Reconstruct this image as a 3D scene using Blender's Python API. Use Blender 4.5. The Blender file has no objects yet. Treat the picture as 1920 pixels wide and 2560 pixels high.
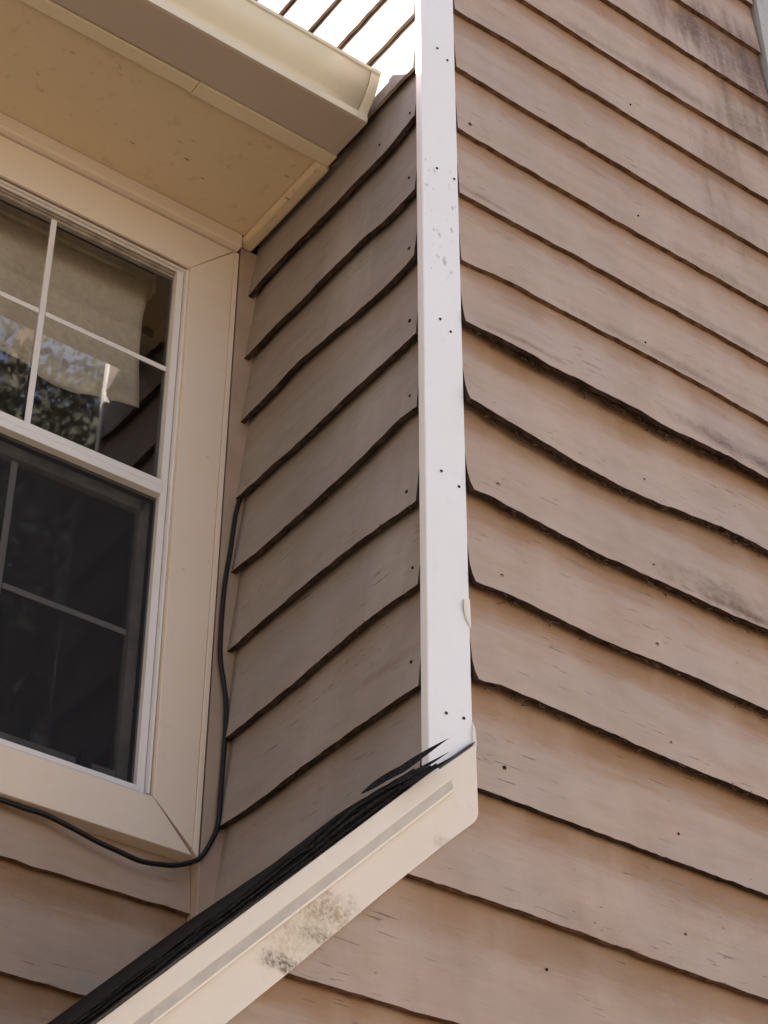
import bpy, bmesh, math, random
from mathutils import Vector, Matrix, noise
random.seed(7)
S = bpy.context.scene
COL = S.collection
# ------------------------------------------------------------------ camera
YAW, PITCH, ROLL = 0.62697845, 0.65354185, -0.00540648
fw = Vector((math.sin(YAW)*math.cos(PITCH), math.cos(YAW)*math.cos(PITCH), math.sin(PITCH)))
rt = Vector((math.cos(YAW), -math.sin(YAW), 0))
dn = fw.cross(rt)
c, s = math.cos(ROLL), math.sin(ROLL)
rt2 = c*rt + s*dn; dn2 = -s*rt + c*dn
cam = bpy.data.cameras.new('camera'); camo = bpy.data.objects.new('camera', cam); COL.objects.link(camo)
M = Matrix((rt2, -dn2, -fw)).transposed().to_4x4()
M.translation = Vector((-1.72739, -2.25503, -2.21155))
camo.matrix_world = M
cam.sensor_fit = 'VERTICAL'; cam.sensor_height = 32.0; cam.sensor_width = 24.0
cam.lens = 32.0*4974.2/2560
cam.clip_start = 0.05; cam.clip_end = 500
S.camera = camo
# ------------------------------------------------------------------ light
SUNDIR = Vector((0.62, -0.75, -0.67)).normalized()      # the way the light travels
elev = math.asin(-SUNDIR.z); rotz = math.atan2(-SUNDIR.x, -SUNDIR.y)
w = bpy.data.worlds.new('World'); S.world = w; w.use_nodes = True
nt = w.node_tree
sky = nt.nodes.new('ShaderNodeTexSky'); sky.sky_type = 'NISHITA'; sky.sun_disc = False
sky.sun_elevation = elev; sky.sun_rotation = rotz
tint = nt.nodes.new('ShaderNodeMix'); tint.data_type = 'RGBA'; tint.blend_type = 'MULTIPLY'; tint.inputs[0].default_value = 1
tint.inputs[7].default_value = (1.15, .885, .75, 1)        # camera white-balanced for shade
nt.links.new(sky.outputs[0], tint.inputs[6]); nt.links.new(tint.outputs[2], nt.nodes['Background'].inputs[0])
nt.nodes['Background'].inputs[1].default_value = 0.15
sun = bpy.data.lights.new('sun', 'SUN'); sun.energy = 4.4; sun.angle = math.radians(0.5); sun.color = (1, .93, .82)
suno = bpy.data.objects.new('sun', sun); COL.objects.link(suno)
suno.rotation_euler = SUNDIR.to_track_quat('-Z', 'Y').to_euler()
S.view_settings.view_transform = 'Standard'; S.view_settings.look = 'None'
S.view_settings.exposure = 2.38; S.view_settings.gamma = 1
# ------------------------------------------------------------------ materials
class NT:
    def __init__(self, name):
        self.m = bpy.data.materials.new(name); self.m.use_nodes = True
        self.t = self.m.node_tree; self.b = self.t.nodes['Principled BSDF']
        self.tc = self.t.nodes.new('ShaderNodeTexCoord').outputs['Object']
    def n(self, k, **kw):
        nd = self.t.nodes.new(k)
        for a, v in kw.items():
            if a.startswith('i_'):
                nd.inputs[a[2:].replace('_', ' ')].default_value = v
            else: setattr(nd, a, v)
        return nd
    def l(self, a, b): self.t.links.new(a, b)
    def scaled(self, sc, src=None, rot=None):
        mp = self.n('ShaderNodeMapping'); mp.inputs['Scale'].default_value = sc
        if rot: mp.inputs['Rotation'].default_value = rot
        self.l(src or self.tc, mp.inputs[0]); return mp.outputs[0]
    def noise(self, sc, scale=1.0, detail=5, rough=.55, dist=0, rot=None):
        nd = self.n('ShaderNodeTexNoise', i_Scale=scale, i_Detail=detail, i_Roughness=rough, i_Distortion=dist)
        self.l(self.scaled(sc, rot=rot), nd.inputs[0]); return nd.outputs[0]
    def ramp(self, src, a, b, va=0.0, vb=1.0):
        mr = self.n('ShaderNodeMapRange'); mr.clamp = True; mr.interpolation_type = 'SMOOTHSTEP'
        self.l(src, mr.inputs[0])
        for i, v in enumerate((a, b, va, vb)): mr.inputs[i+1].default_value = v
        return mr.outputs[0]
    def mul(self, a, b, op='MULTIPLY'):
        nd = self.n('ShaderNodeMath', operation=op)
        for i, v in enumerate((a, b)):
            if isinstance(v, (int, float)): nd.inputs[i].default_value = v
            else: self.l(v, nd.inputs[i])
        return nd.outputs[0]
    def mix(self, fac, a, b, mode='MIX'):
        nd = self.n('ShaderNodeMix', data_type='RGBA', blend_type=mode)
        for s_, v in ((nd.inputs[0], fac), (nd.inputs[6], a), (nd.inputs[7], b)):
            if isinstance(v, (int, float)): s_.default_value = v
            elif isinstance(v, tuple): s_.default_value = (*v, 1)
            else: self.l(v, s_)
        return nd.outputs[2]
    def blob(self, p, r, nz, soft=1.0, edge=.55):
        """ragged patch centred on p with radii r; nz a noise output"""
        sb = self.n('ShaderNodeVectorMath', operation='SUBTRACT'); self.l(self.tc, sb.inputs[0]); sb.inputs[1].default_value = p
        dv = self.n('ShaderNodeVectorMath', operation='DIVIDE'); self.l(sb.outputs[0], dv.inputs[0]); dv.inputs[1].default_value = r
        ln = self.n('ShaderNodeVectorMath', operation='LENGTH'); self.l(dv.outputs[0], ln.inputs[0])
        v = self.mul(self.mul(1.0, ln.outputs['Value'], 'SUBTRACT'), self.mul(self.mul(nz, .5, 'SUBTRACT'), 2.2), 'ADD')
        return self.ramp(v, .5-edge, .5+edge, 0, soft)
    def bump(self, h, strength, dist=.002, prev=None):
        bp = self.n('ShaderNodeBump', i_Strength=strength, i_Distance=dist); self.l(h, bp.inputs['Height'])
        if prev: self.l(prev, bp.inputs['Normal'])
        self.l(bp.outputs[0], self.b.inputs['Normal']); return bp.outputs[0]
    def out(self, col, rough=.6, spec=.4):
        if isinstance(col, tuple): self.b.inputs['Base Color'].default_value = (*col, 1)
        else: self.l(col, self.b.inputs['Base Color'])
        if isinstance(rough, float): self.b.inputs['Roughness'].default_value = rough
        else: self.l(rough, self.b.inputs['Roughness'])
        self.b.inputs['Specular IOR Level'].default_value = spec
        return self.m

def siding_mat(name, axis, base, blobs, light=(), bleed=.88):
    """painted hardboard clapboard; axis = grain direction"""
    k = NT(name)
    def sc(along, across): return (along, across, across) if axis == 'x' else (across, along, across)
    big = k.noise(sc(1.2, 3.5), 1.6, 4)
    mid = k.noise(sc(5, 16), 1.5, 6, .6)
    grain = k.noise(sc(7, 190), 1.0, 6, .65, .3)
    wav = k.noise(sc(3.2, 42), 1.2, 5, .7, 1.6)
    col = k.mix(k.ramp(big, .35, .68), base, tuple(v*f for v, f in zip(base, (1.06, .99, .92))))
    col = k.mix(k.ramp(mid, .42, .72, 0, .30), col, tuple(v*.72 for v in base))
    col = k.mix(k.ramp(wav, .50, .70, 0, .16), col, tuple(v*1.3 for v in base))
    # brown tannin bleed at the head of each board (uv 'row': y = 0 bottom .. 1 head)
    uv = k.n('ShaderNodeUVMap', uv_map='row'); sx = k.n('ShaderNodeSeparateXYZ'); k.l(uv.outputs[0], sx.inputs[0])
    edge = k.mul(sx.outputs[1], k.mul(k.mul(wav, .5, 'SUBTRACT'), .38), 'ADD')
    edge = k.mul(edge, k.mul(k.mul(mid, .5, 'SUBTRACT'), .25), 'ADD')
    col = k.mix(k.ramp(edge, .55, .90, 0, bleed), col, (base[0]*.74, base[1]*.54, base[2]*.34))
    # each board its own faint tone
    col = k.mix(k.ramp(sx.outputs[0], 0, 1, 0, .16), col, tuple(v*.75 for v in base))
    # mildew and wear patches
    nz = k.noise((11, 11, 11), 1.3, 8, .7); streak = k.noise((16, 16, 2.2), 1.4, 6, .6)
    speck = k.ramp(k.noise(sc(60, 150), 1.0, 6, .75), .36, .58, .50, 1)
    drift = k.noise((5, 5, 1.1), 1.0, 5, .6)
    col = k.mix(k.ramp(drift, .46, .68, 0, .34), col, tuple(v*1.22 for v in base))
    col = k.mix(k.ramp(drift, .50, .30, 0, .26), col, tuple(v*f for v, f in zip(base, (.72, .70, .68))))
    for p, r, strength, vert, colr in blobs:
        col = k.mix(k.mul(k.blob(p, r, streak if vert else nz, strength), speck), col, colr)
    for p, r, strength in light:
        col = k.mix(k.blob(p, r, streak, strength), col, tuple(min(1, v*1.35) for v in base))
    # hairline cracks and chips along the grain
    cr = k.noise(sc(9, 120), 1.7, 3, .5, .2); gate = k.noise(sc(3, 9), 1.1, 3)
    crack = k.mul(k.ramp(cr, .66, .70), k.ramp(gate, .46, .60))
    col = k.mix(k.mul(crack, .8), col, tuple(v*.42 for v in base))
    chips = k.n('ShaderNodeTexVoronoi', i_Scale=1.0, i_Randomness=1.0); k.l(k.scaled(sc(26, 60)), chips.inputs[0])
    chip = k.mul(k.ramp(chips.outputs[0], .075, .13, 1, 0), k.ramp(k.noise(sc(4, 6), 1.7, 3), .55, .64))
    col = k.mix(k.mul(chip, .75), col, tuple(v*.4 for v in base))
    fine = k.noise((700, 700, 700), 1, 3)
    h = k.mul(k.mul(grain, .55), k.mul(wav, .5), 'ADD'); h = k.mul(h, k.mul(crack, -.7), 'ADD'); h = k.mul(h, k.mul(fine, .10), 'ADD')
    k.bump(h, .75, .0026)
    return k.out(col, k.ramp(mid, .3, .7, .55, .8), .25)

def paint(name, base, dirt=.25, rough=.5, wear=(), grain=.15, tint=(.45, .36, .24), spec=.4, scuff=(), fl=.035):
    k = NT(name)
    a = k.noise((2.2, 2.2, 2.2), 1.3, 5); b = k.noise((26, 26, 26), 1.2, 6, .65)
    col = k.mix(k.ramp(a, .35, .7, 0, .5), base, tuple(v*f for v, f in zip(base, (.95, .93, .89))))
    col = k.mix(k.mul(k.ramp(b, .55, .78), dirt), col, tuple(v*t for v, t in zip(base, tint)))
    sp = k.n('ShaderNodeTexVoronoi', i_Scale=22.0, i_Randomness=1.0); k.l(k.scaled((.45, 1.6, 1)), sp.inputs[0])
    fleck = k.mul(k.ramp(sp.outputs[0], fl, fl+.03, 1, 0), k.ramp(k.noise((5, 5, 5), 1.4, 3), .50, .62))
    col = k.mix(k.mul(fleck, min(1, dirt*2.2)), col, tuple(v*.3 for v in base))
    nz = k.noise((30, 30, 30), 1.3, 9, .75)
    sk_ = k.ramp(k.noise((150, 150, 150), 1, 5, .75), .40, .58, .30, 1) if wear else None
    for p, r, st, cc in wear: col = k.mix(k.mul(k.blob(p, r, nz, st, .4), sk_), col, cc)
    if scuff:
        sm = k.noise((70, 70, 34), 1.2, 5, .6)
        for p, r, st in scuff:
            col = k.mix(k.mul(k.blob(p, r, nz, 1, .3), k.ramp(sm, .56, .66, 0, st)), col, (.16, .12, .11))
    k.bump(k.mul(b, k.mul(k.noise((300, 300, 300), 1, 3), .3), 'ADD'), grain, .002)
    return k.out(col, rough, spec)

def plain(name, col, rough=.6, spec=.4, nscale=20, var=.25, metallic=0, bump=.2):
    k = NT(name)
    n = k.noise((nscale,)*3, 1.0, 6)
    cc = k.mix(k.ramp(n, .3, .7), tuple(v*(1-var) for v in col), tuple(min(1, v*(1+var)) for v in col))
    if bump: k.bump(n, bump, .002)
    k.b.inputs['Metallic'].default_value = metallic
    return k.out(cc, rough, spec)

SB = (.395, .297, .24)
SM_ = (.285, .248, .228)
DK = (.105, .054, .036); GR = (.16, .105, .062)
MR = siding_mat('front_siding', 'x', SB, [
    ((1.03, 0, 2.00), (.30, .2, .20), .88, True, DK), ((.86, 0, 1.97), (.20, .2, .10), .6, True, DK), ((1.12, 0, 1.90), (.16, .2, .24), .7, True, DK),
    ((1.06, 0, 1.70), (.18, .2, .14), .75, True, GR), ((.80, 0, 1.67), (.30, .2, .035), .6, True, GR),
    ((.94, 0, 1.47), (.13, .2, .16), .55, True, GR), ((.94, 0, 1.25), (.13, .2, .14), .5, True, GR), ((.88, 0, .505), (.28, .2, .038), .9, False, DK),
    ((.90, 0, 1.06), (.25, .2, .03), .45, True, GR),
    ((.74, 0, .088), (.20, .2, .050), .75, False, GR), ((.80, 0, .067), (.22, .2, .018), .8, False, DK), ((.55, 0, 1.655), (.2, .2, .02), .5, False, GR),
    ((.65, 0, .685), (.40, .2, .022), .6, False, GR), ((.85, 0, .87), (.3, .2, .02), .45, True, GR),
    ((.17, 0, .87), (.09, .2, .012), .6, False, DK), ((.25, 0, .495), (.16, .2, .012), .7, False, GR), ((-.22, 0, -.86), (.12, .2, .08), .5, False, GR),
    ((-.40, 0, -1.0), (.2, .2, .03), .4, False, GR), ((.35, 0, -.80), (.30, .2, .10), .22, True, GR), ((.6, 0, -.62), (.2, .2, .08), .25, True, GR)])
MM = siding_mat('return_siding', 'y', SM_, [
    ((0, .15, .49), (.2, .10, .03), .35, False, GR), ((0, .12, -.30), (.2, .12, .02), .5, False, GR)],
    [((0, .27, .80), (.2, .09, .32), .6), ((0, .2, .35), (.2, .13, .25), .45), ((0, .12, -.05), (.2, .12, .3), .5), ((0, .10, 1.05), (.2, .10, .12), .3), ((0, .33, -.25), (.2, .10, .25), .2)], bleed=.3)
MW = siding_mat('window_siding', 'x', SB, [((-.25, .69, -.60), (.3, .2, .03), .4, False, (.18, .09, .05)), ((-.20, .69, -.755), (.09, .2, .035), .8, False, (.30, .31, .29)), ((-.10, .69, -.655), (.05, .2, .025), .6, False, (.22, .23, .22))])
MRAW = plain('bare_board_edge', (.14, .078, .048), .85, .1, 40, .45, bump=.6)
MPE = plain('sunlit_board_edge', (.30, .23, .19), .7, .2, 30, .2)  # lighter edges for the sunlit upper rows: bounced light put into the colour
MRAWD = plain('dark_board_edge', (.05, .033, .028), .9, .1, 40, .5, bump=.6)  # darker edge tone for the wide laps and the lower return boards
MSHEATH = plain('dark_sheathing', (.03, .02, .015), .95, .05, 30, .4)
M_WHITE = paint('white_corner_paint', (.76, .745, .755), .14, .45, grain=.2, tint=(.6, .55, .5), scuff=[
    ((.018, 0, .86), (.025, .1, .14), .75), ((.075, 0, .78), (.02, .1, .2), .7), ((.05, 0, .60), (.06, .1, .06), .7), ((.03, 0, .68), (.03, .1, .10), .6)])
M_CREAM = paint('cream_trim_paint', (.72, .62, .525), .12, .5, grain=.12, wear=[
    ((-.24, 0, -.935), (.15, .2, .10), .5, (.42, .29, .13)), ((-.21, 0, -.875), (.09, .2, .05), .7, (.27, .165, .06)),
    ((-.22, 0, -.93), (.06, .2, .045), .75, (.62, .57, .44)), ((-.27, 0, -.985), (.09, .2, .022), .9, (.10, .058, .024)), ((-.20, 0, -.925), (.08, .2, .02), .7, (.19, .115, .045)),
    ((.03, 0, -.70), (.05, .2, .02), .4, (.25, .2, .13))])
M_CASE = paint('casing_paint', (.72, .61, .525), .14, .5, grain=.12)
M_SOFFIT = paint('soffit_paint', (.62, .50, .345), .55, .6, grain=.2, fl=.07)
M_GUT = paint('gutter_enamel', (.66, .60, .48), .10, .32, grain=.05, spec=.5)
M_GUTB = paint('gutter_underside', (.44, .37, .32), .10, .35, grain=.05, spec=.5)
M_SASH = paint('white_aluminium', (.72, .69, .70), .10, .35, grain=.05, spec=.5)
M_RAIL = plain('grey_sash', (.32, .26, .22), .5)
M_DARK = plain('dark_gap_and_gasket', (.02, .018, .018), .6)
M_CABLE = plain('black_cable_jacket', (.007, .006, .007), .45, .3, 60, .3, bump=.1)
M_SHING = plain('asphalt_shingle', (.013, .011, .010), .9, .12, 160, .6, bump=.6)
M_NAIL = plain('rusty_nail', (.030, .020, .017), .8, .1, 300, .4, 0)
M_DEBRIS = plain('nest_debris', (.085, .058, .042), .95, .05, 200, .6)
M_PEEL = paint('peeling_caulk', (.72, .66, .60), .2, .6)
M_ROOM = plain('room_wall', (.16, .14, .12), .8, .2, 3)
M_BLIND = plain('blind_fabric', (.82, .73, .62), .85, .1, 60, .08)
M_TRIMGREY = paint('lichen_trim', (.36, .35, .33), .6, .7, grain=.4)
M_ROOF = plain('roof_shingles', (.06, .055, .05), .9, .2, 60, .5)

def glass_mat():
    k = NT('window_glass'); t = k.t
    gl = k.n('ShaderNodeBsdfGlossy'); gl.inputs['Roughness'].default_value = 0.02; gl.inputs['Color'].default_value = (1, 1, 1, 1)
    tr = k.n('ShaderNodeBsdfTransparent'); tr.inputs['Color'].default_value = (.93, .91, .88, 1)
    fr = k.n('ShaderNodeFresnel'); fr.inputs['IOR'].default_value = 2.1
    nz = k.noise((2.5, 2.5, 2.5), 1.0, 2)
    bp = k.n('ShaderNodeBump', i_Strength=.12, i_Distance=.01); k.l(nz, bp.inputs['Height']); pass
    mx = k.n('ShaderNodeMixShader'); k.l(fr.outputs[0], mx.inputs[0]); k.l(tr.outputs[0], mx.inputs[1]); k.l(gl.outputs[0], mx.inputs[2])
    k.l(mx.outputs[0], t.nodes['Material Output'].inputs[0]); return k.m
def screen_mat():
    k = NT('insect_screen'); t = k.t
    tr = k.n('ShaderNodeBsdfTransparent'); df = k.n('ShaderNodeBsdfDiffuse'); df.inputs['Color'].default_value = (.035, .035, .04, 1)
    mx = k.n('ShaderNodeMixShader'); mx.inputs[0].default_value = .42
    k.l(tr.outputs[0], mx.inputs[1]); k.l(df.outputs[0], mx.inputs[2]); k.l(mx.outputs[0], t.nodes['Material Output'].inputs[0]); return k.m
M_GLASS = glass_mat(); M_SCREEN = screen_mat()

# ------------------------------------------------------------------ helpers
def empty(name, loc=(0, 0, 0)):
    o = bpy.data.objects.new(name, None); COL.objects.link(o); o.location = loc; return o
def meshobj(name, verts, faces, mats, parent=None, midx=None, uvs=None, smooth=False, label=None):
    me = bpy.data.meshes.new(name); me.from_pydata([tuple(v) for v in verts], [], faces)
    for m in (mats if isinstance(mats, (list, tuple)) else [mats]): me.materials.append(m)
    if midx: me.polygons.foreach_set('material_index', midx)
    if uvs:
        uv = me.uv_layers.new(name='row')
        for lp in me.loops: uv.data[lp.index].uv = uvs[lp.vertex_index]
    if smooth is True: me.polygons.foreach_set('use_smooth', [True]*len(me.polygons))
    elif smooth: me.polygons.foreach_set('use_smooth', smooth)
    me.update()
    o = bpy.data.objects.new(name, me); COL.objects.link(o)
    if parent: o.parent = parent
    if label: o['label'] = label
    return o
class MB:
    def __init__(s): s.v = []; s.f = []; s.mi = []
    def box(s, a, b, mi=0, skew=None):
        x0, y0, z0 = (min(p, q) for p, q in zip(a, b)); x1, y1, z1 = (max(p, q) for p, q in zip(a, b))
        return s.hexa([(x0, y0, z0), (x1, y0, z0), (x1, y1, z0), (x0, y1, z0), (x0, y0, z1), (x1, y0, z1), (x1, y1, z1), (x0, y1, z1)], mi)
    def hexa(s, p, mi=0):
        n = len(s.v); s.v += [Vector(q) for q in p]
        for f in ((0, 3, 2, 1), (4, 5, 6, 7), (0, 1, 5, 4), (1, 2, 6, 5), (2, 3, 7, 6), (3, 0, 4, 7)):
            s.f.append([n+i for i in f]); s.mi.append(mi)
    def prism(s, poly, ax, a, b, mi=0):
        """poly of 2-D points in the two other axes, extruded along ax from a to b"""
        n = len(s.v); m = len(poly)
        for t in (a, b):
            for p in poly:
                q = list(p); q.insert(ax, t); s.v.append(Vector(q))
        s.f.append(list(range(n, n+m))); s.f.append(list(range(n+2*m-1, n+m-1, -1))); s.mi += [mi, mi]
        for i in range(m):
            j = (i+1) % m; s.f.append([n+i, n+m+i, n+m+j, n+j]); s.mi.append(mi)
    def tube(s, pts, r, seg=8, mi=0, radii=None):
        pts = [Vector(p) for p in pts]; n = len(s.v); up = Vector((.3, .5, .81)).normalized()
        for i, p in enumerate(pts):
            t = (pts[min(i+1, len(pts)-1)]-pts[max(i-1, 0)]).normalized()
            a = t.cross(up)
            if a.length < 1e-4: a = t.cross(Vector((1, 0, 0)))
            a.normalize(); b = t.cross(a); rr = radii[i] if radii else r
            for q in range(seg):
                an = 2*math.pi*q/seg; s.v.append(p+a*math.cos(an)*rr+b*math.sin(an)*rr)
        for i in range(len(pts)-1):
            for q in range(seg):
                a0 = n+i*seg+q; a1 = n+i*seg+(q+1) % seg
                s.f.append([a0, a1, a1+seg, a0+seg]); s.mi.append(mi)
        s.f.append([n+q for q in range(seg)][::-1]); s.f.append([n+(len(pts)-1)*seg+q for q in range(seg)]); s.mi += [mi, mi]
    def build(s, name, mats, parent=None, smooth=False, bevel=0, label=None):
        o = meshobj(name, s.v, s.f, mats, parent, s.mi, smooth=smooth, label=label)
        bm = bmesh.new(); bm.from_mesh(o.data); bmesh.ops.recalc_face_normals(bm, faces=bm.faces); bm.to_mesh(o.data); bm.free()
        if bevel:
            b = o.modifiers.new('b', 'BEVEL'); b.width = bevel; b.segments = 2; b.limit_method = 'ANGLE'; b.angle_limit = math.radians(40)
        return o
def interp(tab, x):
    if x <= tab[0][0]: return tab[0][1]
    for (a, va), (b, vb) in zip(tab, tab[1:]):
        if x <= b:
            t = (x-a)/(b-a); t = t*t*(3-2*t) if False else t
            return va+(vb-va)*t
    return tab[-1][1]
def fbm(x, y, z, o=3): return noise.fractal(Vector((x, y, z)), .6, 2.0, o)

def clapboards(name, place, rows, mats, parent, label, step=.012, s_lim=None, seed=0, th=.0120):
    """rows: dicts zb(s), zt(s), s0(z), s1(z), bow(s), curl; place(s, off, z) -> world; off + = into the wall"""
    V = []; F = []; MI = []; UV = []; SM = []
    for ri, R_ in enumerate(rows):
        s_a = R_.get('smin'); s_b = R_.get('smax')
        n = max(2, int((s_b-s_a)/R_.get('step', step))); m = 8
        rnd = random.random()
        base = len(V)
        for i in range(n+1):
            for j in range(m+1):
                v = (j/m)**1.3
                ss0 = s_a+(s_b-s_a)*i/n
                zb = R_['zb'](ss0); zt = R_['zt'](ss0)
                z = zb+(zt-zb)*v
                lo = R_['s0'](z, v); hi = R_['s1'](z, v) if 's1' in R_ else s_b
                lo = max(lo, s_a)
                ss = lo+(hi-lo)*i/n
                zb = R_['zb'](ss); zt = R_['zt'](ss)
                rag = (fbm(ss*18, ri*7+seed, 0)*.0022+fbm(ss*90, ri*7+seed, 4)*.0009)
                z = zb+rag*(1-v)+(zt-zb)*v
                bow = R_['bow'](ss)
                off = R_.get('top', .0125)*v+R_.get('foot', -.004)*(1-v)-bow*(1-v)**(1.7+R_.get('stiff', 0)*max(0, 1-(ss-.10)/.15))+fbm(ss*5, z*7, seed+ri)*.0012*(1-v)
                V.append(place(ss, off, z)); UV.append((rnd, min(1, v*(zt-zb)/.205) if v < 1 else 1))
        for i in range(n):
            for j in range(m):
                a = base+i*(m+1)+j; F.append([a, a+m+1, a+m+2, a+1]); MI.append(0); SM.append(True)
        # underside, back and ends
        ub = len(V)
        for i in range(n+1):
            p = Vector(V[base+i*(m+1)]); p3 = Vector(V[base+i*(m+1)+3])
            inn = (Vector(place(0, 1, 0))-Vector(place(0, 0, 0)))
            V.append(p); UV.append((rnd, 0))
            t_ = R_.get('th', th)+fbm(i*.3, ri+seed, 9)*.001
            V.append(p+inn*t_+Vector((0, 0, fbm(i*.22, ri, 3)*.0015))); UV.append((rnd, 0))
            V.append(p3+inn*th*.6); UV.append((rnd, 0))
        for i in range(n):
            a = ub+i*3
            F.append([a, a+1, a+4, a+3]); MI.append(R_.get('mi', 1)); SM.append(False)
            F.append([a+1, a+2, a+5, a+4]); MI.append(R_.get('mi', 1)); SM.append(False)
        for i in (0, n):   # end caps
            col_ = [base+i*(m+1)+j for j in range(m+1)]
            inn = (Vector(place(0, 1, 0))-Vector(place(0, 0, 0)))*th
            e0 = len(V)
            for q in col_: V.append(Vector(V[q])); UV.append((rnd, 0))
            for q in col_: V.append(Vector(V[q])+inn); UV.append((rnd, 0))
            for j in range(m):
                F.append([e0+j, e0+j+1, e0+m+2+j, e0+m+1+j]); MI.append(R_.get('mi', 1)); SM.append(False)
    return meshobj(name, V, F, mats, parent, MI, UV, SM, label)

# ------------------------------------------------------------------ the ground
GZ = -3.85
def ground():
    n = 60; V = []; F = []
    for i in range(n+1):
        for j in range(n+1):
            x = -150+300*i/n; y = -150+300*j/n; V.append((x, y, GZ+fbm(x*.05, y*.05, 0)*.25*min(1, max(0, (abs(x)+abs(y)-8)/10))))
    for i in range(n):
        for j in range(n): a = i*(n+1)+j; F.append([a, a+n+1, a+n+2, a+1])
    k = NT('dry_lawn'); a = k.noise((.6, .6, .6), 1, 6); b = k.noise((30, 30, 30), 1, 4)
    col = k.mix(k.ramp(a, .35, .65), (.26, .205, .14), (.18, .15, .095)); col = k.mix(k.ramp(b, .3, .7, 0, .6), col, (.31, .25, .18))
    k.bump(b, .5, .03); k.out(col, .9, .1)
    o = meshobj('ground', V, F, k.m, smooth=True); o['kind'] = 'structure'
ground()

# ------------------------------------------------------------------ the house
house = empty('wooden_house', (0, 0, GZ))
house['label'] = 'taupe clapboard house corner with white corner board, window, gutter and low roof edge'
house['category'] = 'house'
HP = Vector(house.location)
class _H: pass
def child(o, p=None):
    o.parent = p or house
    return o
# every part is modelled in world coordinates; the parent sits at the house's foot
def H(o, parent=None):
    o.parent = parent or house
    if parent is None: o.matrix_parent_inverse = Matrix.Translation(-HP)
    return o

# ---- front wall (plane y=0)
RR = {
0: [(0.8678, 2.056), (1.1478, 2.056)],
1: [(0.5953, 1.8504), (0.8507, 1.8465), (1.1488, 1.848)],
2: [(0.3179, 1.6400), (0.565, 1.6324), (0.8248, 1.6305), (1.1166, 1.6385)],
3: [(0.1072, 1.447), (0.2875, 1.452), (0.5496, 1.4466), (0.803, 1.4429), (1.0846, 1.4404)],
4: [(0.1058, 1.248), (0.2838, 1.2421), (0.4622, 1.2425), (0.7781, 1.2361), (1.0529, 1.2382)],
5: [(0.1041, 1.0481), (0.3399, 1.043), (0.5429, 1.04), (0.8281, 1.0408), (1.0215, 1.0399)],
6: [(0.1053, 0.8486), (0.2645, 0.8492), (0.4267, 0.8525), (0.5939, 0.8503), (0.8037, 0.8526), (0.9913, 0.8482)],
7: [(0.1122, 0.653), (0.1941, 0.6625), (0.3679, 0.6615), (0.6293, 0.6654), (0.7793, 0.6636), (0.9605, 0.6543)],
8: [(0.1134, 0.4842), (0.1752, 0.4868), (0.2466, 0.4847), (0.3068, 0.4800), (0.3933, 0.4838), (0.4683, 0.4816), (0.545, 0.4828), (0.6219, 0.4759), (0.7087, 0.4810), (0.7896, 0.483), (0.933, 0.4778)],
9: [(0.1135, 0.2849), (0.1787, 0.2769), (0.2361, 0.2703), (0.2942, 0.2637), (0.353, 0.257), (0.4127, 0.2533), (0.4732, 0.2496), (0.5352, 0.2509), (0.5977, 0.2542), (0.6977, 0.2662), (0.7953, 0.2734), (0.9002, 0.2694)],
10: [(0.1125, 0.0641), (0.1427, 0.0662), (0.2202, 0.0612), (0.3104, 0.0553), (0.3968, 0.0504), (0.5154, 0.051), (0.6377, 0.0526), (0.7632, 0.0524), (0.8667, 0.0567)],
11: [(0.1114, -0.1453), (0.1514, -0.1416), (0.2159, -0.1412), (0.2976, -0.1467), (0.4149, -0.1520), (0.5847, -0.1446), (0.8345, -0.1474)],
12: [(0.1101, -0.3521), (0.1539, -0.345), (0.2163, -0.3443), (0.3116, -0.3473), (0.4203, -0.3512), (0.5319, -0.3543), (0.8016, -0.3558)],
13: [(0.1058, -0.5656), (0.3488, -0.564), (0.7695, -0.5606)],
14: [(-0.0346, -0.766), (0.1372, -0.7638), (0.3331, -0.7645), (0.5399, -0.7686), (0.7365, -0.7691)],
15: [(-0.2568, -0.992), (-0.0273, -0.991), (0.0607, -0.9887)]}
BOW = {8: [(.10, .004), (.16, .011), (.24, .019), (.32, .016), (.45, .022), (.6, .017), (.75, .019), (.9, .012), (1.15, .012)], 9: [(.10, .008), (.2, .016), (.35, .014), (.55, .006), (.8, .004), (1.15, .003)],
       10: [(.10, .004), (.2, .006), (.5, .005), (1.15, .008)], 11: [(.10, .003), (.2, .005), (.5, .004), (1.15, .004)],
       12: [(.10, .003), (.2, .005), (.5, .005), (1.15, .004)], 13: [(.10, .004), (1.15, .006)], 14: [(-.1, .006), (1.15, .007)], 15: [(-.3, .004), (1.15, .006)]}
rows = []
XR = 1.158
allz = []
for k in range(12, 0, -1): allz.append(('u', 2.056+.203*k))
for k in range(16): allz.append(('m', k))
for k in range(1, 14): allz.append(('d', -.991-.209*k))
def zfun(it, ray=1.0):
    if it[0] != 'm': return lambda s, v=it[1]: v
    t = RR[it[1]]; bw = BOW.get(it[1])
    return (lambda s: interp(t, s)-(1.15*interp(bw, s) if bw else 0))
def xleft(z):
    if z > -.60: return .0965
    return max(-1.1, min(.0965, z+.71+.012))
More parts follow.
